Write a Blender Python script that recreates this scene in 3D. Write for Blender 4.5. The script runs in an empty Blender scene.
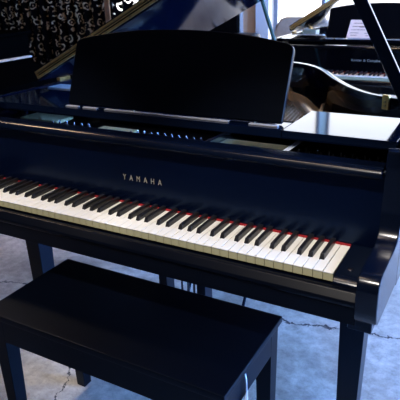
import bpy, bmesh, math, random
from mathutils import Vector, Matrix
random.seed(7)
C = bpy.context.scene.collection
K = 0.74                      # height of the white key tops above the floor
PI = math.pi

# ------------------------------------------------------------------ materials
def mat(name, col, rough=.5, metal=0., spec=.5, emit=None, es=0., coat=0., bump=None):
    m = bpy.data.materials.new(name); m.use_nodes = True
    nt = m.node_tree; b = nt.nodes['Principled BSDF']
    b.inputs['Base Color'].default_value = (*col, 1)
    b.inputs['Roughness'].default_value = rough
    b.inputs['Metallic'].default_value = metal
    b.inputs['Specular IOR Level'].default_value = spec
    if coat:
        b.inputs['Coat Weight'].default_value = coat
        b.inputs['Coat Roughness'].default_value = .04
    if emit:
        b.inputs['Emission Color'].default_value = (*emit, 1)
        b.inputs['Emission Strength'].default_value = es
    if bump:
        sc, st = bump
        tc = nt.nodes.new('ShaderNodeTexCoord'); n = nt.nodes.new('ShaderNodeTexNoise')
        n.inputs['Scale'].default_value = sc; n.inputs['Detail'].default_value = 4
        bp = nt.nodes.new('ShaderNodeBump'); bp.inputs['Strength'].default_value = st
        bp.inputs['Distance'].default_value = .002
        nt.links.new(tc.outputs['Object'], n.inputs['Vector'])
        nt.links.new(n.outputs['Fac'], bp.inputs['Height'])
        nt.links.new(bp.outputs['Normal'], b.inputs['Normal'])
    return m

def noisy(name, c0, c1, scale, rough, detail=6, stretch=(1, 1, 1), spec=.5, metal=0., lo=.35, hi=.65):
    m = mat(name, c0, rough, metal, spec); nt = m.node_tree; b = nt.nodes['Principled BSDF']
    tc = nt.nodes.new('ShaderNodeTexCoord'); mp = nt.nodes.new('ShaderNodeMapping')
    mp.inputs['Scale'].default_value = stretch
    n = nt.nodes.new('ShaderNodeTexNoise'); n.inputs['Scale'].default_value = scale; n.inputs['Detail'].default_value = detail
    r = nt.nodes.new('ShaderNodeValToRGB')
    r.color_ramp.elements[0].position = lo; r.color_ramp.elements[0].color = (*c0, 1)
    r.color_ramp.elements[1].position = hi; r.color_ramp.elements[1].color = (*c1, 1)
    nt.links.new(tc.outputs['Object'], mp.inputs['Vector']); nt.links.new(mp.outputs['Vector'], n.inputs['Vector'])
    nt.links.new(n.outputs['Fac'], r.inputs['Fac']); nt.links.new(r.outputs['Color'], b.inputs['Base Color'])
    return m

EB = (.0008, .0030, .0125)
M = {}
M['ebony'] = mat('polished_ebony', EB, .07, spec=.5)
M['ebony_soft'] = mat('softly_polished_ebony', (.0012, .0034, .012), .2, spec=.5)
M['ebony_black'] = mat('black_ebony', (.0012, .0012, .002), .08, spec=.5)
M['ebony_satin'] = mat('satin_ebony', (.0006, .0014, .006), .3, spec=.3)
M['slip'] = mat('key_slip_ebony', (.0010, .0020, .006), .33, spec=.15)
M['fallboard'] = mat('fallboard_ebony', (.0008, .0028, .0135), .22, spec=.4)
M['desk'] = noisy('desk_ebony', (.0010, .0020, .0050), (.0014, .0026, .006), 3, .3, stretch=(1, 1, 14), spec=.08)
M['bench'] = noisy('bench_lacquer', (.0003, .0008, .0030), (.0004, .0011, .0038), 9, .4, stretch=(1, 12, 1), spec=.2)
M['key_black'] = mat('black_key_plastic', (.012, .012, .015), .3)
M['key_white'] = mat('white_key_ivory', (.86, .85, .80), .32)
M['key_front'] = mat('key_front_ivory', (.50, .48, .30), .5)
M['felt'] = mat('red_felt', (.30, .006, .012), .95)
M['cream'] = mat('cream_felt', (.93, .90, .52), .8)
M['brass'] = noisy('brass', (.55, .37, .12), (.78, .58, .24), 60, .28, metal=1.)
M['hinge'] = mat('hinge_brass', (.80, .60, .26), .42, .75)
M['brass_dull'] = mat('aged_brass', (.45, .36, .20), .4, 1.)
M['letter'] = mat('pale_gold_letter', (.48, .43, .33), .45, .4)
M['plate'] = noisy('gold_iron_plate', (.66, .50, .30), (.80, .62, .40), 20, .2, metal=.7)
M['sound'] = noisy('spruce_soundboard', (.40, .24, .10), (.50, .32, .15), 4, .35, stretch=(14, 1, 1))
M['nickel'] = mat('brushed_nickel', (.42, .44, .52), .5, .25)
M['pale'] = mat('pale_blue_reflection', (.62, .74, .85), .3)  # bluish colour of the bright reflection patch beside the music desk
M['warm_reflection'] = mat('cream_reflection', (.85, .78, .58), .4, .2)  # cream part of the same reflection patch
M['steel'] = mat('steel', (.55, .56, .6), .25, 1.)
M['dark_steel'] = mat('dark_steel', (.10, .10, .12), .3, 1.)
M['paper'] = mat('paper', (.85, .66, .56), .8)
M['ink'] = mat('printed_ink', (.22, .10, .06), .8)
M['wood_dark'] = mat('dark_pin_block', (.0025, .0028, .004), .6, spec=.05)
M['black_dull'] = mat('dull_black_lacquer', (.0008, .0008, .001), .6, spec=0.)
M['string_cloth'] = mat('white_cord', (.62, .68, .78), .8)
M['tag'] = mat('brown_paper_tag', (.30, .20, .13), .9)
M['green'] = mat('dark_green_paint', (.02, .055, .045), .4)
M['taupe'] = noisy('taupe_fabric', (.46, .38, .31), (.54, .45, .37), 25, .9)
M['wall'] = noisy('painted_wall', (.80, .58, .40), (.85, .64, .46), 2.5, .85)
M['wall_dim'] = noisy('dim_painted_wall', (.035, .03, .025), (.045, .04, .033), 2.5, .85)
M['pillar'] = mat('white_paint', (.75, .77, .82), .6)
M['ceil'] = noisy('ceiling_paint', (.02, .02, .022), (.026, .026, .028), 3, .9)
M['frame'] = mat('window_frame_paint', (.18, .21, .27), .5)

def pane_mat(name, col, st):
    # sunlit frosted daylight pane
    return mat(name, (.8, .8, .8), .4, emit=col, es=st)
M['pane'] = pane_mat('daylight_pane', (1., .98, .95), 2.1)
M['pane_blue'] = pane_mat('blue_daylight_pane', (.19, .42, 1.), 33.)
M['pane_tint'] = pane_mat('blue_tinted_pane', (.30, .55, .85), 1.0)
M['lamp'] = pane_mat('added_lamp_diffuser', (1., .72, .46), 7.0)  # glow of the added ceiling lamps
M['lamp_bright'] = pane_mat('added_lamp_diffuser_bright', (1., .70, .45), 20.0)

for k_ in ('ebony', 'ebony_satin', 'bench', 'fallboard'):
    M[k_].node_tree.nodes['Principled BSDF'].inputs['Specular Tint'].default_value = (.62, .78, 1, 1) if k_ == 'ebony' else (.40, .62, 1, 1)

def floor_mat():
    m = mat('polished_concrete', (.3, .3, .3), .3); nt = m.node_tree; N = nt.nodes; L = nt.links; b = N['Principled BSDF']
    tc = N.new('ShaderNodeTexCoord')
    def noise(s, d, r=.6, dist=0.):
        n = N.new('ShaderNodeTexNoise'); n.inputs['Scale'].default_value = s; n.inputs['Detail'].default_value = d
        n.inputs['Roughness'].default_value = r; n.inputs['Distortion'].default_value = dist
        L.new(tc.outputs['Object'], n.inputs['Vector']); return n.outputs['Fac']
    def ramp(f, *st):
        r = N.new('ShaderNodeValToRGB')
        while len(r.color_ramp.elements) < len(st): r.color_ramp.elements.new(.5)
        for e, (p, c) in zip(r.color_ramp.elements, st): e.position = p; e.color = (*c, 1)
        L.new(f, r.inputs['Fac']); return r.outputs['Color']
    def mix(a, bb, f, mode='MULTIPLY'):
        x = N.new('ShaderNodeMix'); x.data_type = 'RGBA'; x.blend_type = mode
        if isinstance(f, float): x.inputs[0].default_value = f
        else: L.new(f, x.inputs[0])
        L.new(a, x.inputs[6]); L.new(bb, x.inputs[7]); return x.outputs[2]
    def mth(op, a, bb=None, cl=False):
        x = N.new('ShaderNodeMath'); x.operation = op; x.use_clamp = cl
        for i, v in enumerate((a, bb)):
            if v is None: continue
            if isinstance(v, (int, float)): x.inputs[i].default_value = v
            else: L.new(v, x.inputs[i])
        return x.outputs[0]
    base = ramp(noise(1.6, 8, .62, .6), (.32, (.21, .19, .165)), (.5, (.44, .42, .39)), (.68, (.68, .66, .64)))
    fine = ramp(noise(22, 8, .7), (.3, (.55, .55, .56)), (.68, (1.15, 1.15, 1.15)))
    c = mix(base, fine, 1.)
    # fine craze lines
    vo = N.new('ShaderNodeTexVoronoi'); vo.feature = 'DISTANCE_TO_EDGE'; vo.inputs['Scale'].default_value = 7
    ad = N.new('ShaderNodeVectorMath'); ad.operation = 'ADD'
    nn = N.new('ShaderNodeTexNoise'); nn.inputs['Scale'].default_value = 9; nn.inputs['Detail'].default_value = 5
    L.new(tc.outputs['Object'], nn.inputs['Vector']); L.new(tc.outputs['Object'], ad.inputs[0]); L.new(nn.outputs['Color'], ad.inputs[1])
    L.new(ad.outputs[0], vo.inputs['Vector'])
    crz = ramp(vo.outputs['Distance'], (.0, (.66, .66, .68)), (.035, (1, 1, 1)))
    c = mix(c, crz, .6)
    # the long wandering crack, and a short one across it
    sp = N.new('ShaderNodeSeparateXYZ'); L.new(tc.outputs['Object'], sp.inputs[0]); X, Y = sp.outputs[0], sp.outputs[1]
    wob = mth('MULTIPLY', mth('SUBTRACT', noise(7, 6, .7), .5), .16)
    y1 = mth('ADD', mth('MULTIPLY', X, .22), .895)
    d1 = mth('ABSOLUTE', mth('SUBTRACT', mth('ADD', Y, wob), y1))
    x2 = mth('ADD', mth('MULTIPLY', Y, -.45), -.945)
    d2 = mth('ADD', mth('ABSOLUTE', mth('SUBTRACT', mth('ADD', X, wob), x2)), mth('MULTIPLY', mth('GREATER_THAN', mth('ABSOLUTE', Y), .5), 1.))
    k1 = mth('LESS_THAN', d1, mth('MULTIPLY', noise(12, 3), .011))
    k2 = mth('LESS_THAN', d2, mth('MULTIPLY', noise(12, 3), .006))
    kk = mth('MAXIMUM', k1, k2)
    dk = N.new('ShaderNodeRGB'); dk.outputs[0].default_value = (.012, .016, .03, 1)
    c = mix(c, dk.outputs[0], kk, 'MIX')
    L.new(c, b.inputs['Base Color'])
    rr = N.new('ShaderNodeMapRange'); rr.inputs[3].default_value = .22; rr.inputs[4].default_value = .50
    L.new(noise(6, 6, .7), rr.inputs[0]); L.new(rr.outputs[0], b.inputs['Roughness'])
    bp = N.new('ShaderNodeBump'); bp.inputs['Strength'].default_value = .25; bp.inputs['Distance'].default_value = .004
    L.new(mth('SUBTRACT', noise(30, 6), mth('MULTIPLY', kk, 2.)), bp.inputs['Height']); L.new(bp.outputs['Normal'], b.inputs['Normal'])
    return m
M['floor'] = floor_mat()

def brocade(name, tan, black, lace, scale=9.2):
    m = mat(name, black, .9, spec=0.); nt = m.node_tree; N = nt.nodes; L = nt.links; b = N['Principled BSDF']
    tc = N.new('ShaderNodeTexCoord'); nn = N.new('ShaderNodeTexNoise'); nn.inputs['Scale'].default_value = 6
    L.new(tc.outputs['Object'], nn.inputs['Vector'])
    sc = N.new('ShaderNodeVectorMath'); sc.operation = 'SCALE'; sc.inputs['Scale'].default_value = .09
    L.new(nn.outputs['Color'], sc.inputs[0])
    ad = N.new('ShaderNodeVectorMath'); ad.operation = 'ADD'; L.new(tc.outputs['Object'], ad.inputs[0]); L.new(sc.outputs[0], ad.inputs[1])
    vo = N.new('ShaderNodeTexVoronoi'); vo.inputs['Scale'].default_value = scale; vo.inputs['Randomness'].default_value = .55
    L.new(ad.outputs[0], vo.inputs['Vector'])
    def mth(op, a, bb):
        x = N.new('ShaderNodeMath'); x.operation = op
        for i, v in enumerate((a, bb)):
            if isinstance(v, (int, float)): x.inputs[i].default_value = v
            else: L.new(v, x.inputs[i])
        return x.outputs[0]
    ring = mth('LESS_THAN', mth('ABSOLUTE', mth('SUBTRACT', vo.outputs['Distance'], .40), 0), .065)
    n2 = N.new('ShaderNodeTexNoise'); n2.inputs['Scale'].default_value = 13; n2.inputs['Detail'].default_value = 2
    L.new(tc.outputs['Object'], n2.inputs['Vector'])
    gap = mth('GREATER_THAN', n2.outputs['Fac'], .47)
    dot = mth('LESS_THAN', vo.outputs['Distance'], .12)
    f = mth('MAXIMUM', mth('MULTIPLY', ring, gap), dot)
    mx = N.new('ShaderNodeMix'); mx.data_type = 'RGBA'; L.new(f, mx.inputs[0])
    mx.inputs[6].default_value = (*black, 1); mx.inputs[7].default_value = (*tan, 1)
    L.new(mx.outputs[2], b.inputs['Base Color'])
    if lace:
        L.new(mth('SUBTRACT', 1., f), b.inputs['Alpha'])
    return m
M['brocade'] = brocade('gold_black_brocade', (.56, .38, .22), (.003, .0025, .003), False)
M['lace'] = brocade('black_lace', (.3, .3, .3), (.004, .004, .006), True, 7.5)

# ------------------------------------------------------------------ mesh helpers
def newbm(): return bmesh.new()
def box(bm, x0, x1, y0, y1, z0, z1, bev=0., seg=2, mi=0):
    vs = [bm.verts.new((x, y, z)) for z in (z0, z1) for y in (y0, y1) for x in (x0, x1)]
    fs = [bm.faces.new([vs[i] for i in q]) for q in ((0, 2, 3, 1), (4, 5, 7, 6), (0, 1, 5, 4), (2, 6, 7, 3), (0, 4, 6, 2), (1, 3, 7, 5))]
    for f in fs: f.material_index = mi
    if bev > 0:
        es = list({e for f in fs for e in f.edges})
        bmesh.ops.bevel(bm, geom=es, offset=bev, segments=seg, profile=.5, affect='EDGES', material=mi)
    return bm
def prism(bm, pts, a0, a1, axis='z', bev=0., seg=2):
    """extrude a closed 2D outline along an axis: z -> (x,y), x -> (y,z), y -> (x,z)"""
    def P(p, a):
        return {'z': (p[0], p[1], a), 'x': (a, p[0], p[1]), 'y': (p[0], a, p[1])}[axis]
    lo = [bm.verts.new(P(p, a0)) for p in pts]; hi = [bm.verts.new(P(p, a1)) for p in pts]
    n = len(pts); fs = [bm.faces.new(lo[::-1]), bm.faces.new(hi)]
    for i in range(n): fs.append(bm.faces.new((lo[i], lo[(i + 1) % n], hi[(i + 1) % n], hi[i])))
    bmesh.ops.recalc_face_normals(bm, faces=fs)
    if bev > 0:
        es = list({e for f in fs[:2] for e in f.edges})
        bmesh.ops.bevel(bm, geom=es, offset=bev, segments=seg, profile=.5, affect='EDGES')
    return bm
def tube(bm, p, q, r0, r1=None, seg=16, cap=True):
    p = Vector(p); q = Vector(q); r1 = r0 if r1 is None else r1
    d = (q - p).normalized(); u = d.orthogonal().normalized(); v = d.cross(u)
    A = []; B = []
    for i in range(seg):
        t = 2 * PI * i / seg; w = u * math.cos(t) + v * math.sin(t)
        A.append(bm.verts.new(p + w * r0)); B.append(bm.verts.new(q + w * r1))
    for i in range(seg): bm.faces.new((A[i], A[(i + 1) % seg], B[(i + 1) % seg], B[i]))
    if cap: bm.faces.new(A[::-1]); bm.faces.new(B)
    return bm
def lathe(bm, c, prof, seg=28):
    rings = []
    for r, z in prof:
        rings.append([bm.verts.new((c[0] + r * math.cos(2 * PI * i / seg), c[1] + r * math.sin(2 * PI * i / seg), c[2] + z)) for i in range(seg)])
    for a, b in zip(rings, rings[1:]):
        for i in range(seg): bm.faces.new((a[i], a[(i + 1) % seg], b[(i + 1) % seg], b[i]))
    bm.faces.new(rings[0][::-1]); bm.faces.new(rings[-1])
    return bm
def hexa(bm, b4, t4):
    """solid from 4 bottom and 4 top corners"""
    a = [bm.verts.new(p) for p in b4]; c = [bm.verts.new(p) for p in t4]
    fs = [bm.faces.new(a[::-1]), bm.faces.new(c)]
    for i in range(4): fs.append(bm.faces.new((a[i], a[(i + 1) % 4], c[(i + 1) % 4], c[i])))
    bmesh.ops.recalc_face_normals(bm, faces=fs)
    return fs
def obj(name, bm, m, parent=None, off=(0, 0, 0), smooth=True, keep=False):
    if off != (0, 0, 0): bmesh.ops.translate(bm, verts=bm.verts, vec=Vector(off))
    me = bpy.data.meshes.new(name)
    ms = m if isinstance(m, (list, tuple)) else [m]
    bm.to_mesh(me); bm.free()
    for k in ms: me.materials.append(M[k])
    if smooth:
        me.shade_smooth()
        me.set_sharp_from_angle(angle=math.radians(40))
    o = bpy.data.objects.new(name, me); C.objects.link(o)
    if smooth:
        wn = o.modifiers.new('normals', 'WEIGHTED_NORMAL'); wn.keep_sharp = True; wn.weight = 100
    if parent: o.parent = parent
    return o
def thing(name, label, cat, loc=(0, 0, 0), rz=0, group=None):
    o = bpy.data.objects.new(name, None); o.empty_display_size = .1; C.objects.link(o)
    o.location = loc; o.rotation_euler = (0, 0, rz); o['label'] = label; o['category'] = cat
    if group: o['group'] = group
    return o
def tag(o, label, cat, group=None):
    o['label'] = label; o['category'] = cat
    if group: o['group'] = group
    return o
def struct(name, bm, m, parent=None):
    o = obj(name, bm, m, parent); 
    if not parent: o['kind'] = 'structure'
    return o
def inset(pts, d):
    """offset a counter-clockwise closed outline inwards by d"""
    out = []; n = len(pts)
    for i in range(n):
        a, b, c = Vector(pts[i - 1]), Vector(pts[i]), Vector(pts[(i + 1) % n])
        e1 = (b - a).normalized(); e2 = (c - b).normalized()
        n1 = Vector((-e1.y, e1.x)); n2 = Vector((-e2.y, e2.x)); nn = (n1 + n2)
        nn.normalize(); k = d / max(.35, nn.dot(n1))
        out.append((b.x + nn.x * k, b.y + nn.y * k))
    return out
def smooth_path(pts, sub=4):
    """Catmull-Rom through open control points"""
    P = [pts[0]] + list(pts) + [pts[-1]]; out = []
    for i in range(1, len(P) - 2):
        p0, p1, p2, p3 = [Vector(q) for q in P[i - 1:i + 3]]
        for s in range(sub):
            t = s / sub
            v = .5 * ((2 * p1) + (p2 - p0) * t + (2 * p0 - 5 * p1 + 4 * p2 - p3) * t * t + (3 * p1 - p0 - 3 * p2 + p3) * t ** 3)
            out.append(tuple(v))
    out.append(tuple(pts[-1])); return out
def text_bm(s, size, loc, rot, spacing=1., depth=.0006, sx=1., offset=0.):
    cu = bpy.data.curves.new('t', 'FONT'); cu.body = s; cu.size = size; cu.space_character = spacing
    cu.extrude = depth; cu.align_x = 'CENTER'; cu.offset = offset; cu.resolution_u = 3
    o = bpy.data.objects.new('t', cu); C.objects.link(o)
    dg = bpy.context.evaluated_depsgraph_get(); dg.update()
    me = bpy.data.meshes.new_from_object(o.evaluated_get(dg))
    bm = newbm(); bm.from_mesh(me)
    bpy.data.objects.remove(o); bpy.data.curves.remove(cu); bpy.data.meshes.remove(me)
    bmesh.ops.transform(bm, matrix=Matrix.Translation(loc) @ rot @ Matrix.Diagonal((sx, 1, 1, 1)), verts=bm.verts)
    return bm

# ------------------------------------------------------------------ grand piano
W = .0235
XC, YC = -.611, .60            # middle of the case in keyboard coordinates
XR, XL = .110, -1.332          # outer sides of the case
bent = smooth_path([(XR, .50), (.107, .585), (.078, .667), (.016, .724), (-.055, .752), (-.118, .79), (-.19, .868), (-.268, .985),
                    (-.335, 1.10), (-.40, 1.215), (-.475, 1.315), (-.58, 1.395), (-.74, 1.445), (-.95, 1.46), (-1.12, 1.44),
                    (-1.24, 1.38), (-1.31, 1.27), (XL, 1.13)], 4)
OUT = [(XR, .166)] + bent + [(XL, .166)]          # counter-clockwise

def grand_piano(label, loc, lid_deg, brand, full):
    off = (-XC, -YC, K)
    R = thing('grand_piano', label, 'piano', (loc[0] + XC, loc[1] + YC, 0))
    def part(name, bm, m, parent=R): return obj(name, bm, m, parent, off)
    # rim
    def ring(o_, i_, z0, z1):
        bm = newbm(); n = len(o_)
        V = [[bm.verts.new((p[0], p[1], z)) for p in pts] for pts in (o_, i_) for z in (z0, z1)]
        ol, oh, il, ih = V
        for i in range(n - 1):
            j = i + 1
            bm.faces.new((ol[i], ol[j], oh[j], oh[i])); bm.faces.new((ih[i], ih[j], il[j], il[i]))
            bm.faces.new((oh[i], oh[j], ih[j], ih[i])); bm.faces.new((il[i], il[j], ol[j], ol[i]))
        for i in (0, n - 1): bm.faces.new((ol[i], oh[i], ih[i], il[i]))
        bmesh.ops.recalc_face_normals(bm, faces=bm.faces)
        # soften the top edges
        es = [e for e in bm.edges if all(abs(v.co.z - z1) < 1e-5 for v in e.verts) and len(e.link_faces) == 2 and any(abs(f.normal.z) < .5 for f in e.link_faces)]
        bmesh.ops.bevel(bm, geom=es, offset=.004, segments=2, profile=.5, affect='EDGES')
        return bm
    inner = inset(OUT, .024); inner[0] = (XR - .024, .166); inner[-1] = (XL + .024, .166)
    part('case_rim', ring(OUT, inner, -.09, .25), 'ebony')
    # arms beside the keys
    prof = [(-.03, -.085), (-.052, -.07), (-.058, -.045), (-.058, .0), (-.054, .018), (-.043, .030), (-.024, .036), (.06, .038),
            (.09, .040), (.110, .046), (.125, .058), (.135, .078), (.141, .11), (.142, .20), (.143, .235), (.148, .246), (.158, .25), (.165, .25), (.165, -.085)]
    for s in (0, 1):
        bm = newbm(); a, b = ((XR - .047, XR), (XL, XL + .047))[s]
        prism(bm, prof, a, b, 'x', .004); part('arm', bm, 'ebony_soft')
        # lower corner block under each arm
        bm = newbm(); a, b = ((XR - .065, XR - .012), (XL + .012, XL + .065))[s]
        box(bm, a, b, -.03, .16, -.112, -.084, .003); part('arm_foot', bm, 'ebony')
    # cheek blocks
    for a, b in ((.0025, .0625), (-1.2845, -1.2245)):
        bm = newbm()
        prism(bm, [(-.002, -.03), (-.010, -.028), (-.014, -.022), (-.014, -.012), (-.006, -.004), (.01, .000), (.148, .006), (.148, -.03)], a, b, 'x', .002)
        cb = part('cheek_block', bm, 'ebony_soft')
        bm = newbm(); cx = (a + b) / 2
        lathe(bm, (cx - .002, .030, .0008), [(.0065, 0), (.0065, .0015), (.005, .0028), (.002, .003)], 18); part('screw', bm, 'dark_steel', cb)
    # keybed and key slip
    bm = newbm(); box(bm, -1.2845, .062, -.022, .34, -.10, -.028, .003); part('keybed', bm, 'ebony_satin')
    bm = newbm()
    prism(bm, [(-.012, -.10), (-.030, -.10), (-.031, -.056), (-.037, -.051), (-.039, -.044), (-.037, -.038), (-.026, -.025), (-.020, -.023), (-.012, -.023), (-.008, -.028)], -1.2845, .0625, 'x', .001)
    part('key_slip', bm, 'slip')
    # fallboard: leaning board with a rolled lip along its top
    bm = newbm()
    prism(bm, [(.150, .004), (.149, .012), (.152, .06), (.160, .192), (.180, .192), (.178, .004)], -1.2845, .0615, 'x')
    fb = part('fallboard', bm, 'fallboard')
    bm = newbm()
    prism(bm, [(.166, .182), (.150, .180), (.133, .183), (.126, .190), (.127, .199), (.135, .206), (.150, .2085), (.186, .208), (.186, .192)], -1.281, .059, 'x', .002)
    part('fallboard_lip', bm, 'ebony_soft', fb)
    rot = Matrix.Rotation(math.radians(86.5), 4, 'X')
    if full:
        bm = text_bm(brand, .0235, (XC, .1512, .0725), rot, 2.3, sx=.78)
        part('maker_name', bm, 'letter', fb)
    else:
        bm = text_bm(brand, .0265, (XC - .03, .1515, .086), rot, 1.1, sx=.9)
        part('maker_name', bm, 'letter', fb)
    # felt
    bm = newbm(); box(bm, -1.222, .0, .1445, .1495, -.01, .0042); part('key_felt', bm, 'felt')
    # keys
    g = .0006
    bm = newbm()
    box(bm, -W / 2 + g, W / 2 - g, .0, .150, -.0035, 0, .0008, 1)
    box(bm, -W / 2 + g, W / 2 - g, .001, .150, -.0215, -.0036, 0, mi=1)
    bmesh.ops.translate(bm, verts=bm.verts, vec=Vector((0, 0, 0)))
    first = None
    for i in range(52):
        if first is None:
            k = obj('white_key', bm, ['key_white', 'key_front'], R); first = k
        else:
            k = first.copy(); C.objects.link(k); k.parent = R
        k.location = (off[0] - W * (i + .5), off[1], off[2] + random.uniform(-.0002, .0002))
    bm = newbm()
    hexa(bm, [(-.0063, .0505, -.002), (.0063, .0505, -.002), (.0063, .149, -.002), (-.0063, .149, -.002)],
         [(-.0047, .0575, .0125), (.0047, .0575, .0125), (.0053, .149, .0135), (-.0053, .149, .0135)])
    bmesh.ops.bevel(bm, geom=list(bm.edges), offset=.0012, segments=2, profile=.5, affect='EDGES')
    first = None
    for o_ in range(0, 8):
        base = -W - (8 - o_) * 7 * W
        for k_, s in ((1, -.003), (2, .003), (4, -.004), (5, 0), (6, .004)):
            if o_ == 0 and k_ != 6: continue
            if first is None: k = obj('black_key', bm, 'key_black', R); first = k
            else: k = first.copy(); C.objects.link(k); k.parent = R
            k.location = (off[0] + base + k_ * W + s, off[1], off[2])
    # pin block, tuning pins and pale felts in the slot in front of the music rack
    bm = newbm(); box(bm, XL + .046, XR - .046, .20, .40, .115, .168, .002); pb = part('pin_block', bm, 'wood_dark')
    spots = [(-1.235, -1.06, .30, .385), (-.868, -.728, .262, .315), (-.424, -.222, .278, .33)]
    for (a, b, y0, y1) in spots:
        bm = newbm(); box(bm, a, b, y0, y1, .168, .178, .002); part('felt_strip', bm, 'cream')
    for a in (-.436, -.205, .048 - .10 + .0):
        if a > -.1: continue
        bm = newbm(); hexa(bm, [(a - .012, .20, .168), (a + .004, .20, .168), (a + .012, .36, .168), (a - .004, .36, .168)],
                           [(a - .012, .20, .192), (a + .004, .20, .192), (a + .012, .36, .192), (a - .004, .36, .192)])
        part('plate_bar', bm, 'steel')
    if full:
        bm = newbm(); lathe(bm, (0, 0, 0), [(.0032, 0), (.0032, .016), (.0022, .019)], 8)
        first = None
        xs = [(-.72 + .0125 * i, .262 + .016 * (i % 2)) for i in range(23)] + [(-.185 + .0155 * i, .272 + .02 * (i % 2)) for i in range(16)] + \
             [(-1.05 + .016 * i, .27 + .016 * (i % 2)) for i in range(11)]
        for x, y in xs:
            if first is None: k = obj('tuning_pin', bm, 'steel', R); first = k
            else: k = first.copy(); C.objects.link(k); k.parent = R
            k.location = (off[0] + x, off[1] + y, off[2] + .168)
    # music rack: front rail and two side shelves
    bm = newbm(); box(bm, -.9845, -.2135, .218, .300, .228, .250, .0015)
    mr = part('music_rack', bm, 'ebony')
    for a, b in ((XL + .048, -.985), (-.213, XR - .040)):
        bm = newbm(); box(bm, a, b, .218, .458, .228, .250, .0015); part('side_shelf', bm, 'ebony', mr)
    
    # music desk
    dw = .366; cx = -.593; pts = []
    H = .215
    pts += [(-dw + .006, 0), (dw - .006, 0), (dw - .001, .006)]
    pts += [(dw, H - .03)] + [(dw - .026 + .026 * math.cos(t), H - .026 + .022 * math.sin(t)) for t in (.3, .7, 1.1, 1.45)]
    for i in range(1, 16):
        u = 1 - 2 * i / 16; pts.append((u * (dw - .03), H - .003 + .030 * (1 - abs(u) ** 2.2)))
    pts += [(-dw + .026 - .026 * math.cos(t), H - .026 + .022 * math.sin(t)) for t in (1.45, 1.1, .7, .3)] + [(-dw, H - .03), (-dw + .001, .006)]
    bm = newbm(); prism(bm, pts, -.009, .009, 'y', .0035, 3)
    bmesh.ops.transform(bm, matrix=Matrix.Translation((cx, .264, .2540)) @ Matrix.Rotation(math.radians(-22), 4, 'X'), verts=bm.verts)
    md = part('music_desk', bm, 'desk')
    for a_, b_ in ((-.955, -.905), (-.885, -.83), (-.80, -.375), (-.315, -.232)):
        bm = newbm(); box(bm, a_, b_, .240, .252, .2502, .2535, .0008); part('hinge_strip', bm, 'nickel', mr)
    for sx in (-.22, .22):
        bm = newbm(); tube(bm, (cx + sx, .325, .38), (cx + sx, .445, .246), .005, seg=8); part('desk_strut', bm, 'brass_dull', md)
    bm = newbm(); box(bm, XL + .05, XR - .05, .386, .398, .1685, .229); part('light_block_batten', bm, 'wood_dark', mr)  # dark batten added to keep light out of the pin slot
    bm = newbm(); box(bm, cx - .26, cx + .26, .435, .455, .232, .245, .001); part('strut_rail', bm, 'ebony', mr)
    # iron plate, soundboard, strings
    o3 = [p for p in inset(OUT, .060)]; o3 = [(p[0], max(p[1], .405)) for p in o3]
    i3 = [p for p in inset(OUT, .150)]; i3 = [(p[0], max(p[1], .46)) for p in i3]
    bm = newbm(); n = len(o3)
    zz = [.10, .128, .136, .120]
    rings = []
    for f, z in ((0, .105), (.08, .128), (.35, .138), (.7, .136), (.95, .124), (1, .10)):
        rings.append([bm.verts.new((a[0] * (1 - f) + b[0] * f, a[1] * (1 - f) + b[1] * f, z)) for a, b in zip(o3, i3)])
    for r0, r1 in zip(rings, rings[1:]):
        for i in range(n):
            j = (i + 1) % n
            try: bm.faces.new((r0[i], r0[j], r1[j], r1[i]))
            except ValueError: pass
    bmesh.ops.recalc_face_normals(bm, faces=bm.faces)
    ip = part('iron_plate', bm, 'plate')
    bm = newbm(); box(bm, -1.285, -1.06, .50, .575, .17, .249, .006); q0 = part('reflection_block', bm, 'pale', ip)  # pale block added to stand in for bright window reflections
    bm = newbm(); box(bm, -1.285, -1.17, .69, .78, .17, .268, .006); part('reflection_lug', bm, 'warm_reflection', ip)  # cream block added for the rest of that reflection
    bm = newbm(); prism(bm, inset(OUT, .047), .06, .07, 'z'); part('soundboard', bm, 'sound')
    for (x0, y0, x1, y1) in ((-.02, .42, -.13, .74), (-.20, .42, -.36, 1.05), (-.45, .42, -.60, 1.34), (-.78, .42, -.90, 1.38), (-1.05, .42, -1.13, 1.36)):
        bm = newbm(); d = Vector((x1 - x0, y1 - y0, 0)); nn = Vector((-d.y, d.x, 0)).normalized() * .011
        a = Vector((x0, y0, .10)); b = Vector((x1, y1, .10)); up = Vector((0, 0, .062)); ub = Vector((0, 0, .045))
        fs = hexa(bm, [a - nn, b - nn, b + nn, a + nn], [a - nn * .6 + up, b - nn * .6 + ub, b + nn * .6 + ub, a + nn * .6 + up])
        part('plate_strut', bm, 'plate', ip)
    bm = newbm()
    for i in range(70):
        x0 = -1.22 + i * .0172; x1 = x0 - .12 + .05 * (1 - i / 70)
        if x0 > -.05: x1 = x0 - .06
        # string end follows the bent side
        ye = 1.35
        for p, q in zip(bent, bent[1:]):
            if (p[0] - x1) * (q[0] - x1) <= 0 and abs(p[0] - q[0]) > 1e-6:
                ye = min(ye, p[1] + (q[1] - p[1]) * (x1 - p[0]) / (q[0] - p[0]) - .13)
        if ye < .45: continue
        tube(bm, (x0, .41, .128), (max(x1, XL + .09), ye, .125), .0011, seg=4, cap=False)
    s_ = part('strings', bm, 'steel'); s_['kind'] = 'stuff'
    # dampers / brass hook plate inside the bent side
    bm = newbm(); c0 = Vector((-.058, .722, .236)); dd = Vector((.9, -.43, 0)).normalized(); nn = Vector((-.43, -.9, 0)).normalized()
    p0 = [c0 - dd * .012 - nn * .004 + Vector((0, 0, -.024)), c0 + dd * .012 - nn * .004 + Vector((0, 0, -.024)), c0 + dd * .012 + nn * .004 + Vector((0, 0, -.024)), c0 - dd * .012 + nn * .004 + Vector((0, 0, -.024))]
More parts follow.
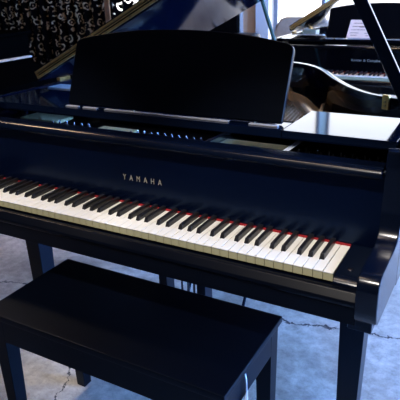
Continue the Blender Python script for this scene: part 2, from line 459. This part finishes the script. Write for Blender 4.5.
    hexa(bm, p0, [p + Vector((0, 0, .046)) for p in p0])
    pl = part('latch_plate', bm, 'brass')
    bm = newbm()
    for z in (-.012, .0): 
        c1 = c0 + nn * .004 + Vector((0, 0, z)); tube(bm, c1, c1 + nn * .003, .0035, seg=10)
    part('screw', bm, 'brass_dull', pl)
    # lid: hinged along the left side, front flap folded back on top
    a = math.radians(lid_deg); hx, hz = XL + .002, .258
    T = Matrix.Translation((hx, 0, hz)) @ Matrix.Rotation(-a, 4, 'Y') @ Matrix.Translation((-hx, 0, -hz))
    LID = [(p[0], p[1]) for p in inset(OUT, -.012)]
    LID = [(x if x > XL + .03 or y > .6 else XL + .036, max(y, .472)) for x, y in LID]
    seen = []
    for p in LID:
        if not seen or (Vector(p) - Vector(seen[-1])).length > 1e-4: seen.append(p)
    bm = newbm(); prism(bm, seen, hz, hz + .02, 'z', .004)
    bmesh.ops.transform(bm, matrix=T, verts=bm.verts); lid = part('lid', bm, 'ebony')
    bm = newbm(); box(bm, hx + .04, XR + .012, .476, .90, hz + .0225, hz + .040, .003)
    bmesh.ops.transform(bm, matrix=T, verts=bm.verts); part('folded_front_flap', bm, 'ebony', lid)
    bm = newbm()
    box(bm, hx + .045, XR + .008, .4665, .4715, hz + .006, hz + .0145); box(bm, hx + .045, XR + .008, .4665, .4755, hz + .0265, hz + .034)
    tube(bm, (hx + .045, .4675, hz + .0205), (XR + .008, .4675, hz + .0205), .0022, seg=8); box(bm, hx + .045, hx + .05, .467, .4755, hz + .006, hz + .034)
    bmesh.ops.transform(bm, matrix=T, verts=bm.verts); hg = part('piano_hinge', bm, 'hinge'); hg['label'] = 'long brass hinge strip'
    x = hx + .05; sc0 = None
    while x < XR - .09:
        for xx, zz in ((x + .04, .0105), (x + .09, .0305)):
            if sc0 is None:
                bm = newbm(); tube(bm, (0, 0, 0), (0, -.002, 0), .0035, seg=10); sc0 = k = obj('screw', bm, 'brass_dull', hg)
            else:
                k = sc0.copy(); C.objects.link(k); k.parent = hg
            v = T @ Vector((xx, .4665, hz + zz)); k.location = (v.x + off[0], v.y + off[1], v.z + off[2])
        x += .115
    for y in (.62, 1.02):
        bm = newbm(); box(bm, hx - .014, hx + .006, y, y + .06, .2505, .262, .001); part('side_hinge', bm, 'brass', lid)
    # prop
    tn = math.tan(a)
    bx_, bz = (.060, .245); k = .546
    h = (hz + (bx_ - hx) * tn - bz) / (1 + k * tn); tx, tz = bx_ - k * h, bz + h - .004
    bm = newbm(); d = Vector((tx - bx_, 0, tz - bz)).normalized(); s1 = Vector((d.z, 0, -d.x)) * .017; 
    A = Vector((bx_, .50, bz)); B = Vector((tx, .50, tz)); dy = Vector((0, .008, 0))
    fs = hexa(bm, [A - s1 - dy, A + s1 - dy, A + s1 + dy, A - s1 + dy], [B - s1 - dy, B + s1 - dy, B + s1 + dy, B - s1 + dy])
    bmesh.ops.bevel(bm, geom=list(bm.edges), offset=.003, segments=2, profile=.5, affect='EDGES')
    pr = part('lid_prop', bm, 'ebony')
    bm = newbm(); lathe(bm, (bx_, .50, .2505), [(.02, 0), (.02, .004), (.012, .007)], 18); part('prop_socket', bm, 'brass', pr)
    # legs with casters
    for lx, ly in ((-.003, .283), (-1.219, .283), (-.95, 1.22)):
        bm = newbm(); z0, z1 = -.672, -.09; a_, b_ = .028, .0385
        hexa(bm, [(lx - a_, ly - a_, z0), (lx + a_, ly - a_, z0), (lx + a_, ly + a_, z0), (lx - a_, ly + a_, z0)],
             [(lx - b_, ly - b_, z1), (lx + b_, ly - b_, z1), (lx + b_, ly + b_, z1), (lx - b_, ly + b_, z1)])
        bmesh.ops.bevel(bm, geom=list(bm.edges), offset=.003, segments=2, profile=.5, affect='EDGES')
        lg = part('leg', bm, 'ebony_satin')
        bm = newbm(); lathe(bm, (lx, ly, -.69), [(.012, 0), (.024, .006), (.026, .018)], 18); part('ferrule', bm, 'brass', lg)
        bm = newbm(); tube(bm, (lx - .011, ly + .012, -.716), (lx + .011, ly + .012, -.716), .024, seg=20)
        box(bm, lx - .016, lx - .012, ly - .008, ly + .02, -.72, -.69); box(bm, lx + .012, lx + .016, ly - .008, ly + .02, -.72, -.69)
        part('caster', bm, 'brass_dull', lg)
    bm = newbm(); box(bm, -1.27, -.60, 1.19, 1.25, -.09, .06); box(bm, -1.27, .05, .34, .40, -.09, .06); part('back_beam', bm, 'ebony_satin')
    # pedal lyre
    ly = .37
    for x in (XC - .086, XC + .070):
        bm = newbm(); box(bm, x - .017, x + .017, ly - .022, ly + .03, -.60, -.09, .003); part('lyre_post', bm, 'ebony_satin')
    bm = newbm(); box(bm, XC - .15, XC + .15, ly - .06, ly + .06, -.67, -.60, .006); part('pedal_box', bm, 'ebony_satin')
    for x in (XC - .07, XC, XC + .07):
        bm = newbm()
        prism(bm, [(x - .008, ly - .05), (x - .013, ly - .14), (x - .010, ly - .155), (x + .010, ly - .155), (x + .013, ly - .14), (x + .008, ly - .05)], -.668, -.660, 'z', .002)
        part('pedal', bm, 'brass')
        bm = newbm(); tube(bm, (x * .35 + XC * .65, ly + .01, -.60), (x * .35 + XC * .65, ly + .01, -.09), .004, seg=8); part('pedal_rod', bm, 'dark_steel')
    for x in (XC - .07, XC + .16):
        bm = newbm(); tube(bm, (x, ly + .05, -.62), (x + .02, ly + .32, -.09), .006, seg=8); part('lyre_brace', bm, 'ebony_satin')
    return R

p1 = grand_piano('near black grand piano with blank music desk and bench before it', (0, 0), 26, 'YAMAHA', True)
p2 = grand_piano('black grand piano in the back with a paper sheet on its music desk', (.05, 2.60), 31, 'Kohler & Campbell', False)

# the rear piano is a lower model: squeeze its case between key level and rim top, and finish it in plain black
def squeeze(z):
    z -= K
    return K + (z if z < .03 else (.03 + (z - .03) * .82 if z < .25 else z - .0396))
done = set()
def walk(o, lo=0.):
    for c in o.children:
        if c.location.length < 1e-6:
            if c.data.name not in done:
                done.add(c.data.name)
                for v in c.data.vertices: v.co.z = squeeze(v.co.z)
                for i, mm in enumerate(c.data.materials):
                    if mm.name.startswith(('polished', 'softly', 'satin', 'fallboard', 'desk', 'key_slip')): c.data.materials[i] = M['ebony_black']
        elif c.name.startswith('screw'):
            c.location.z = squeeze(c.location.z)
        walk(c)
bpy.context.view_layer.update()
walk(p2)

# sheet on the rear piano's desk
bm = newbm()
hexa(bm, [(-.10, -.0006, 0), (.10, -.0006, 0), (.10, .0006, 0), (-.10, .0006, 0)], [(-.085, -.0006, .125), (.082, -.0006, .125), (.082, .0006, .125), (-.085, .0006, .125)])
sheet = thing('paper_sheet', 'pinkish white paper sheet leaning on the rear piano music desk', 'paper', (-.663, 2.60 + .2455, K + .2565 - .0396))
o = obj('page', bm, 'paper', sheet)
bm = newbm()
for z, a, b in ((.100, -.06, .05), (.078, -.07, .045), (.074, -.02, .03), (.055, -.075, .02), (.052, .03, .07), (.034, -.08, -.02), (.032, .02, .075), (.018, -.075, -.03), (.016, .03, .07)):
    box(bm, a, b, -.0012, -.0007, z, z + .0035)
obj('printed_lines', bm, 'ink', sheet)
sheet.rotation_euler = (math.radians(-22), 0, 0)

# ------------------------------------------------------------------ bench
bx0, bx1, by0, by1, zt = -.944, -.169, -.206, .149, .490
bench = thing('piano_bench', 'black wooden piano bench with flat lid before the near piano', 'bench', ((bx0 + bx1) / 2, (by0 + by1) / 2, 0))
boff = (-(bx0 + bx1) / 2, -(by0 + by1) / 2, 0)
bm = newbm(); box(bm, bx0, bx1, by0, by1, zt - .020, zt, .004, 2); obj('seat_lid', bm, 'bench', bench, boff)
g = .010
for (a, b, c, d) in ((bx0 + g, bx1 - g, by0 + g, by0 + g + .018), (bx0 + g, bx1 - g, by1 - g - .018, by1 - g), (bx0 + g, bx0 + g + .018, by0 + g + .019, by1 - g - .019), (bx1 - g - .018, bx1 - g, by0 + g + .019, by1 - g - .019)):
    bm = newbm(); box(bm, a, b, c, d, zt - .100, zt - .0205, .0015, 1); obj('apron', bm, 'bench', bench, boff)
for sx in (0, 1):
    for sy in (0, 1):
        t = .050; b = .036
        x_out = (bx0 + g - .001, bx1 - g + .001)[sx]; y_out = (by0 + g - .001, by1 - g + .001)[sy]
        dx = (1, -1)[sx]; dy = (1, -1)[sy]
        bm = newbm()
        def q(w, z, o_):
            return sorted([(x_out + dx * o_, y_out + dy * o_, z)]) and [(x_out + dx * o_, y_out + dy * o_, z), (x_out + dx * w, y_out + dy * o_, z), (x_out + dx * w, y_out + dy * w, z), (x_out + dx * o_, y_out + dy * w, z)]
        hexa(bm, q(b + .004, 0, .004), q(t, zt - .0205, 0))
        bmesh.ops.bevel(bm, geom=list(bm.edges), offset=.002, segments=2, profile=.5, affect='EDGES')
        obj('leg', bm, 'bench', bench, boff)
# hang tag on the right apron
tg = thing('hang_tag', 'small brown tag on a white cord hanging from the bench', 'tag', (-.1765, -.088, .478))
bm = newbm(); pts = [(0, 0, 0), (.004, .004, -.03), (.002, .012, -.075), (.005, .016, -.12)]
for p, q_ in zip(pts, pts[1:]): tube(bm, p, q_, .0022, seg=8)
pts = [(0, 0, 0), (.008, -.002, -.035), (.006, .004, -.085), (.007, .008, -.125)]
for p, q_ in zip(pts, pts[1:]): tube(bm, p, q_, .0016, seg=8)
bm2 = bm; obj('cord', bm2, 'string_cloth', tg)
bm = newbm(); prism(bm, [(.002, -.060), (.010, -.075), (.022, -.150), (-.020, -.150), (-.010, -.075)], .0055, .0067, 'x'); obj('card', bm, 'tag', tg)

# ------------------------------------------------------------------ upright piano at the left
up = thing('upright_piano', 'black upright piano standing by the patterned curtain at left', 'piano', (-3.3, 1.35, 0))
def upart(n, bm, m, parent=None): return obj(n, bm, m, parent or up, (3.3, -1.35, 0))
bm = newbm(); box(bm, -3.56, -3.02, .67, 2.11, .12, 1.02, .004); upart('case', bm, 'black_dull')
bm = newbm(); box(bm, -3.58, -2.99, .65, 2.13, 1.021, 1.045, .006); upart('top_lid', bm, 'black_dull')
for y in (.67, 2.07):
    bm = newbm(); prism(bm, [(-3.02, .60), (-2.74, .62), (-2.72, .68), (-2.74, .74), (-2.98, .80), (-3.02, .80)], y, y + .04, 'y', .004); upart('arm', bm, 'black_dull')
    bm = newbm(); tube(bm, (-2.78, y + .02, .06), (-2.78, y + .02, .60), .02, .034); upart('leg', bm, 'black_dull')
bm = newbm(); box(bm, -3.56, -2.74, .67, 2.11, .0, .06, .004); box(bm, -3.56, -3.0, .69, 2.09, .06, .12); upart('toe_rail', bm, 'black_dull')
bm = newbm(); box(bm, -3.02, -2.74, .711, 2.069, .62, .67, .004); upart('keybed', bm, 'black_dull')
bm = newbm(); prism(bm, [(-3.02, .67), (-2.755, .67), (-2.75, .71), (-2.80, .745), (-3.0, .845), (-3.02, .845)], .712, 2.068, 'y', .003); upart('closed_fallboard', bm, 'black_dull')
bm = newbm(); prism(bm, [(-3.018, .846), (-2.985, .846), (-2.97, .854), (-2.985, .862), (-3.018, .862)], .70, 2.08, 'y'); o = upart('highlight_strip', bm, 'pillar'); o['label'] = 'thin pale strip painting a highlight along the ledge'  # white strip paints the highlight line on the black case
bm = newbm(); box(bm, -3.02, -3.008, .72, 2.06, .88, 1.01, .003); upart('upper_panel', bm, 'black_dull')

# ------------------------------------------------------------------ things beyond
# upholstered chair
ch = thing('armchair', 'taupe upholstered armchair with rounded back before the bright window', 'chair', (-1.66, 4.62, 0))
bm = newbm()
prof = [(-.31, .34), (-.33, .60), (-.32, .80), (-.29, .90), (-.245, .965), (-.20, .985), (.20, .985), (.25, .965), (.29, .90), (.32, .80), (.33, .60), (.31, .34)]
prism(bm, prof[::-1], -.11, .0, 'y', .03, 3); obj('backrest', bm, 'taupe', ch)
bm = newbm(); box(bm, -.24, .24, .005, .52, .30, .46, .04, 3); obj('seat', bm, 'taupe', ch)
for s in (-1, 1):
    bm = newbm(); box(bm, s * .285 - .04, s * .285 + .04, .005, .50, .26, .62, .03, 3); obj('armrest', bm, 'taupe', ch)
for x in (-.25, .25):
    for y in (-.05, .45):
        bm = newbm(); tube(bm, (x, y, 0), (x, y, .34 if y < 0 else .30), .016, .024); obj('leg', bm, 'wood_dark', ch)
# bar stool
st = thing('bar_stool', 'black round bar stool in front of the taupe wall', 'stool', (-2.36, 4.6, 0))
bm = newbm(); lathe(bm, (0, 0, .755), [(.14, 0), (.185, .012), (.19, .03), (.175, .048), (.12, .056), (.02, .058)], 32); obj('seat', bm, 'ebony_satin', st)
for i in range(4):
    t = PI / 4 + i * PI / 2; bm = newbm()
    tube(bm, (.22 * math.cos(t), .22 * math.sin(t), 0), (.12 * math.cos(t), .12 * math.sin(t), .757), .014, .016); obj('leg', bm, 'ebony_satin', st)
bm = newbm()
r = .188
for i in range(4):
    t = PI / 4 + i * PI / 2; u = t + PI / 2
    tube(bm, (r * math.cos(t), r * math.sin(t), .24), (r * math.cos(u), r * math.sin(u), .24), .009, seg=8)
obj('footrest', bm, 'ebony_satin', st)
# leaning dark green stand pole
gs = thing('floor_stand', 'thin dark green slanting stand pole left of the rear piano', 'stand', (-.76, 2.38, 0))
bm = newbm(); lathe(bm, (0, 0, 0), [(.13, 0), (.13, .012), (.03, .022), (.02, .05)], 28); obj('base', bm, 'green', gs)
bm = newbm(); tube(bm, (0, 0, .03), (-.575, 0, 1.62), .0125, .0125); obj('pole', bm, 'green', gs)

# ------------------------------------------------------------------ room
X0, X1, Y0, Y1, H = -8.2, 3.2, -4.0, 5.6, 3.1
bm = newbm(); box(bm, X0 - .1, X1 + .1, Y0 - .1, Y1 + .1, -.05, 0); struct('floor', bm, 'floor')
bm = newbm(); box(bm, X0 - .1, X1 + .1, Y0 - .1, Y1 + .1, H, H + .05); struct('ceiling', bm, 'ceil')
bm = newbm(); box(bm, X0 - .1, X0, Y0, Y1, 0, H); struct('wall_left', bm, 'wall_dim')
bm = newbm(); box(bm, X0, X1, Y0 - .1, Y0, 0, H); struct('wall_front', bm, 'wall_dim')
def wall_with_holes(name, axis, pos, a0, a1, holes, m, th=.1):
    bm = newbm(); cuts = sorted({a0, a1, *[h[0] for h in holes], *[h[1] for h in holes]})
    for u0, u1 in zip(cuts, cuts[1:]):
        hh = [h for h in holes if h[0] <= u0 + 1e-6 and h[1] >= u1 - 1e-6]
        segs = [(0, H)] if not hh else [(0, hh[0][2]), (hh[0][3], H)]
        for z0, z1 in segs:
            if z1 - z0 < 1e-4: continue
            if axis == 'y': box(bm, u0, u1, pos, pos + th, z0, z1)
            else: box(bm, pos, pos + th, u0, u1, z0, z1)
    return struct(name, bm, m)
# back wall: storefront window right of the pillar, small window behind the lace
bw = [(-4.95, -4.2, .80, 2.4), (-2.42, 2.9, .06, 3.0)]
wall_with_holes('wall_back', 'y', Y1, X0, X1, bw, 'wall')
def window(name, axis, pos, a0, a1, z0, z1, mull, pane, strip=None):
    w = bpy.data.objects.new(name, None); C.objects.link(w); w['kind'] = 'structure'
    bm = newbm(); t = .05
    def bb(u0, u1, z0_, z1_, d0=.02, d1=.08):
        if axis == 'y': box(bm, u0, u1, pos + d0, pos + d1, z0_, z1_)
        else: box(bm, pos + d0, pos + d1, u0, u1, z0_, z1_)
    bb(a0, a1, z0, z0 + t); bb(a0, a1, z1 - t, z1); bb(a0, a0 + t, z0 + t, z1 - t); bb(a1 - t, a1, z0 + t, z1 - t)
    for mx in mull: bb(mx - .02, mx + .02, z0 + t, z1 - t)
    f = obj('window_frame', bm, 'frame', w); f['kind'] = 'structure'
    edges = [a0 + t] + [m_ for m_ in mull] + [a1 - t]
    for i, (u0, u1) in enumerate(zip(edges, edges[1:])):
        bm = newbm(); bb(u0 + .001, u1 - .001, z0 + t, z1 - t, .045, .055)
        o = obj('window_pane', bm, strip if (strip and i == 1) else pane, w); o['kind'] = 'structure'
window('window_1', 'y', Y1, -2.42, 2.9, .06, 3.0, (-1.80, -1.67, 1.1), 'pane', 'pane_tint')
window('window_2', 'y', Y1, -4.95, -4.2, .80, 2.4, (), 'pane')
rw = [(.1, 3.4, .45, 2.5)]
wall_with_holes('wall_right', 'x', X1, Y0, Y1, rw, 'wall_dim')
window('window_3', 'x', X1, 0.1, 3.4, .45, 2.5, (1.2, 2.3), 'pane_blue')
# white pillar beside the storefront
bm = newbm(); box(bm, -2.60, -2.43, Y1 - .12, Y1, 0, H); struct('trim_1', bm, 'pillar')
bm = newbm(); box(bm, -2.845, -2.825, Y1 - .06, Y1, 0, H); struct('trim_2', bm, 'pillar')
# curtains: rippled cloth with thickness
def curtain(x0, x1, y, z0, z1, m, label, seedv, lam=.17, amp=.035):
    bm = newbm(); n = int((x1 - x0) / .02); F = []; Bk = []
    for i in range(n + 1):
        x = x0 + (x1 - x0) * i / n
        yy = y + amp * math.sin(2 * PI * x / lam + seedv) + .3 * amp * math.sin(5.3 * x + seedv)
        F.append([bm.verts.new((x, yy, z)) for z in (z0, z1)]); Bk.append([bm.verts.new((x, yy + .004, z)) for z in (z0, z1)])
    for i in range(n):
        bm.faces.new((F[i][0], F[i + 1][0], F[i + 1][1], F[i][1])); 
        if m != 'lace': bm.faces.new((Bk[i + 1][0], Bk[i][0], Bk[i][1], Bk[i + 1][1]))
    if m == 'lace':
        for r_ in Bk:
            for v in r_: bm.verts.remove(v)
    o = obj('curtain', bm, m); tag(o, label, 'curtain'); return o
curtain(-8.1, -4.78, 5.30, .02, 2.95, 'brocade', 'black and gold swirl patterned curtain at the far left', 0)
curtain(-4.76, -4.10, 5.34, .02, 2.95, 'lace', 'black openwork curtain panel with daylight showing through its swirls', 1)
bm = newbm(); box(bm, -4.10, -2.85, Y1 - .14, Y1 - .02, 0, H); o = struct('trim_3', bm, 'wood_dark')
bm = newbm(); tube(bm, (-8.15, 5.32, 2.97), (-2.9, 5.32, 2.97), .015); o = obj('curtain_rod', bm, 'dark_steel'); tag(o, 'dark rod carrying the patterned curtains above the frame', 'rod')
# unseen ceiling lamps, added to warm the keys, rear piano and left floor
for i, (x, y, lb) in enumerate(((-.75, -.35, 'added warm rectangular ceiling lamp over the bench'), (-.7, 2.2, 'added warm rectangular ceiling lamp over the rear piano keys'), (-3.1, .9, 'added warm rectangular ceiling lamp over the bare floor at left'))):
    t = thing('added_ceiling_lamp', lb, 'lamp', (x, y, H))
    bm = newbm(); box(bm, -.42, .42, -.19, .19, -.06, -.001, .004); obj('housing', bm, 'pillar', t)
    bm = newbm(); box(bm, -.38, .38, -.15, .15, -.068, -.0605); obj('diffuser', bm, 'lamp' if i == 0 else 'lamp_bright', t)

# ceiling spotlights added out of view to brighten the keys
def spot(loc, aim, power, ang, col, label):
    t = thing('added_ceiling_spotlight', label, 'spotlight', (loc[0], loc[1], H))
    d = (Vector(aim) - Vector(loc)).normalized(); q = d.to_track_quat('-Z', 'Y')
    bm = newbm(); lathe(bm, (0, 0, 0), [(.06, -.012), (.06, -.001)], 24); tube(bm, (0, 0, -.012), (0, 0, -.07), .01); obj('mount', bm, 'black_dull', t)
    bm = newbm(); n = 24; pr = [(.035, .09), (.05, .08), (.055, -.04), (.050, -.04), (.045, .06)]
    rings = [[bm.verts.new((r * math.cos(2 * PI * i / n), r * math.sin(2 * PI * i / n), z)) for i in range(n)] for r, z in pr]
    for a_, b_ in zip(rings, rings[1:]):
        for i in range(n): bm.faces.new((a_[i], a_[(i + 1) % n], b_[(i + 1) % n], b_[i]))
    bm.faces.new(rings[0][::-1]); bm.faces.new(rings[-1])
    bmesh.ops.transform(bm, matrix=Matrix.Translation((0, 0, -.13)) @ q.to_matrix().to_4x4(), verts=bm.verts)
    obj('lamp_head', bm, 'black_dull', t)
    L = bpy.data.lights.new('added_spot_bulb', 'SPOT'); L.energy = power; L.spot_size = math.radians(ang); L.spot_blend = .7; L.shadow_soft_size = .05; L.color = col
    o = bpy.data.objects.new('added_spot_bulb', L); C.objects.link(o); o.parent = t
    p = Vector((0, 0, -.13)) + d * .05; o.location = p; o.rotation_euler = q.to_euler()
spot((-1.25, -1.25, H - .13), (-1.0, .05, K), 165, 22, (1., .90, .80), 'added black ceiling spotlight aimed at the bass keys, left of its twin')
spot((-.15, -1.25, H - .13), (-.25, .05, K), 175, 22, (1., .92, .84), 'added black ceiling spotlight aimed at the treble keys, right of its twin')

# ------------------------------------------------------------------ world, camera
w = bpy.data.worlds.new('World'); bpy.context.scene.world = w; w.use_nodes = True
w.node_tree.nodes['Background'].inputs[0].default_value = (.5, .65, 1, 1); w.node_tree.nodes['Background'].inputs[1].default_value = .3

P = [0.27690361636479716, -1.0621549726453752, 0.6056681234629692, -0.5211231647069682, 0.378646574792681, -0.03342701540889977, 5.472185364897007]
cam = bpy.data.cameras.new('camera'); co = bpy.data.objects.new('camera', cam); C.objects.link(co)
yaw, pitch, roll = P[3:6]
f = Vector((math.sin(yaw) * math.cos(pitch), math.cos(yaw) * math.cos(pitch), -math.sin(pitch)))
r0 = Vector((math.cos(yaw), -math.sin(yaw), 0)); u0 = r0.cross(f)
r_ = math.cos(roll) * r0 + math.sin(roll) * u0; u_ = -math.sin(roll) * r0 + math.cos(roll) * u0
mx = Matrix((r_, u_, -f)).transposed().to_4x4(); mx.translation = Vector((P[0], P[1], P[2] + K))
co.matrix_world = mx
cam.sensor_width = 36; cam.sensor_fit = 'HORIZONTAL'; cam.lens = P[6] * 100 / 400 * 36; cam.clip_start = .02
cam.dof.use_dof = True; cam.dof.focus_distance = 1.45; cam.dof.aperture_fstop = 14
sc = bpy.context.scene; sc.camera = co
sc.view_settings.view_transform = 'Standard'; sc.view_settings.look = 'None'; sc.view_settings.gamma = 1
sc.view_settings.use_curve_mapping = False; sc.view_settings.exposure = 0.6
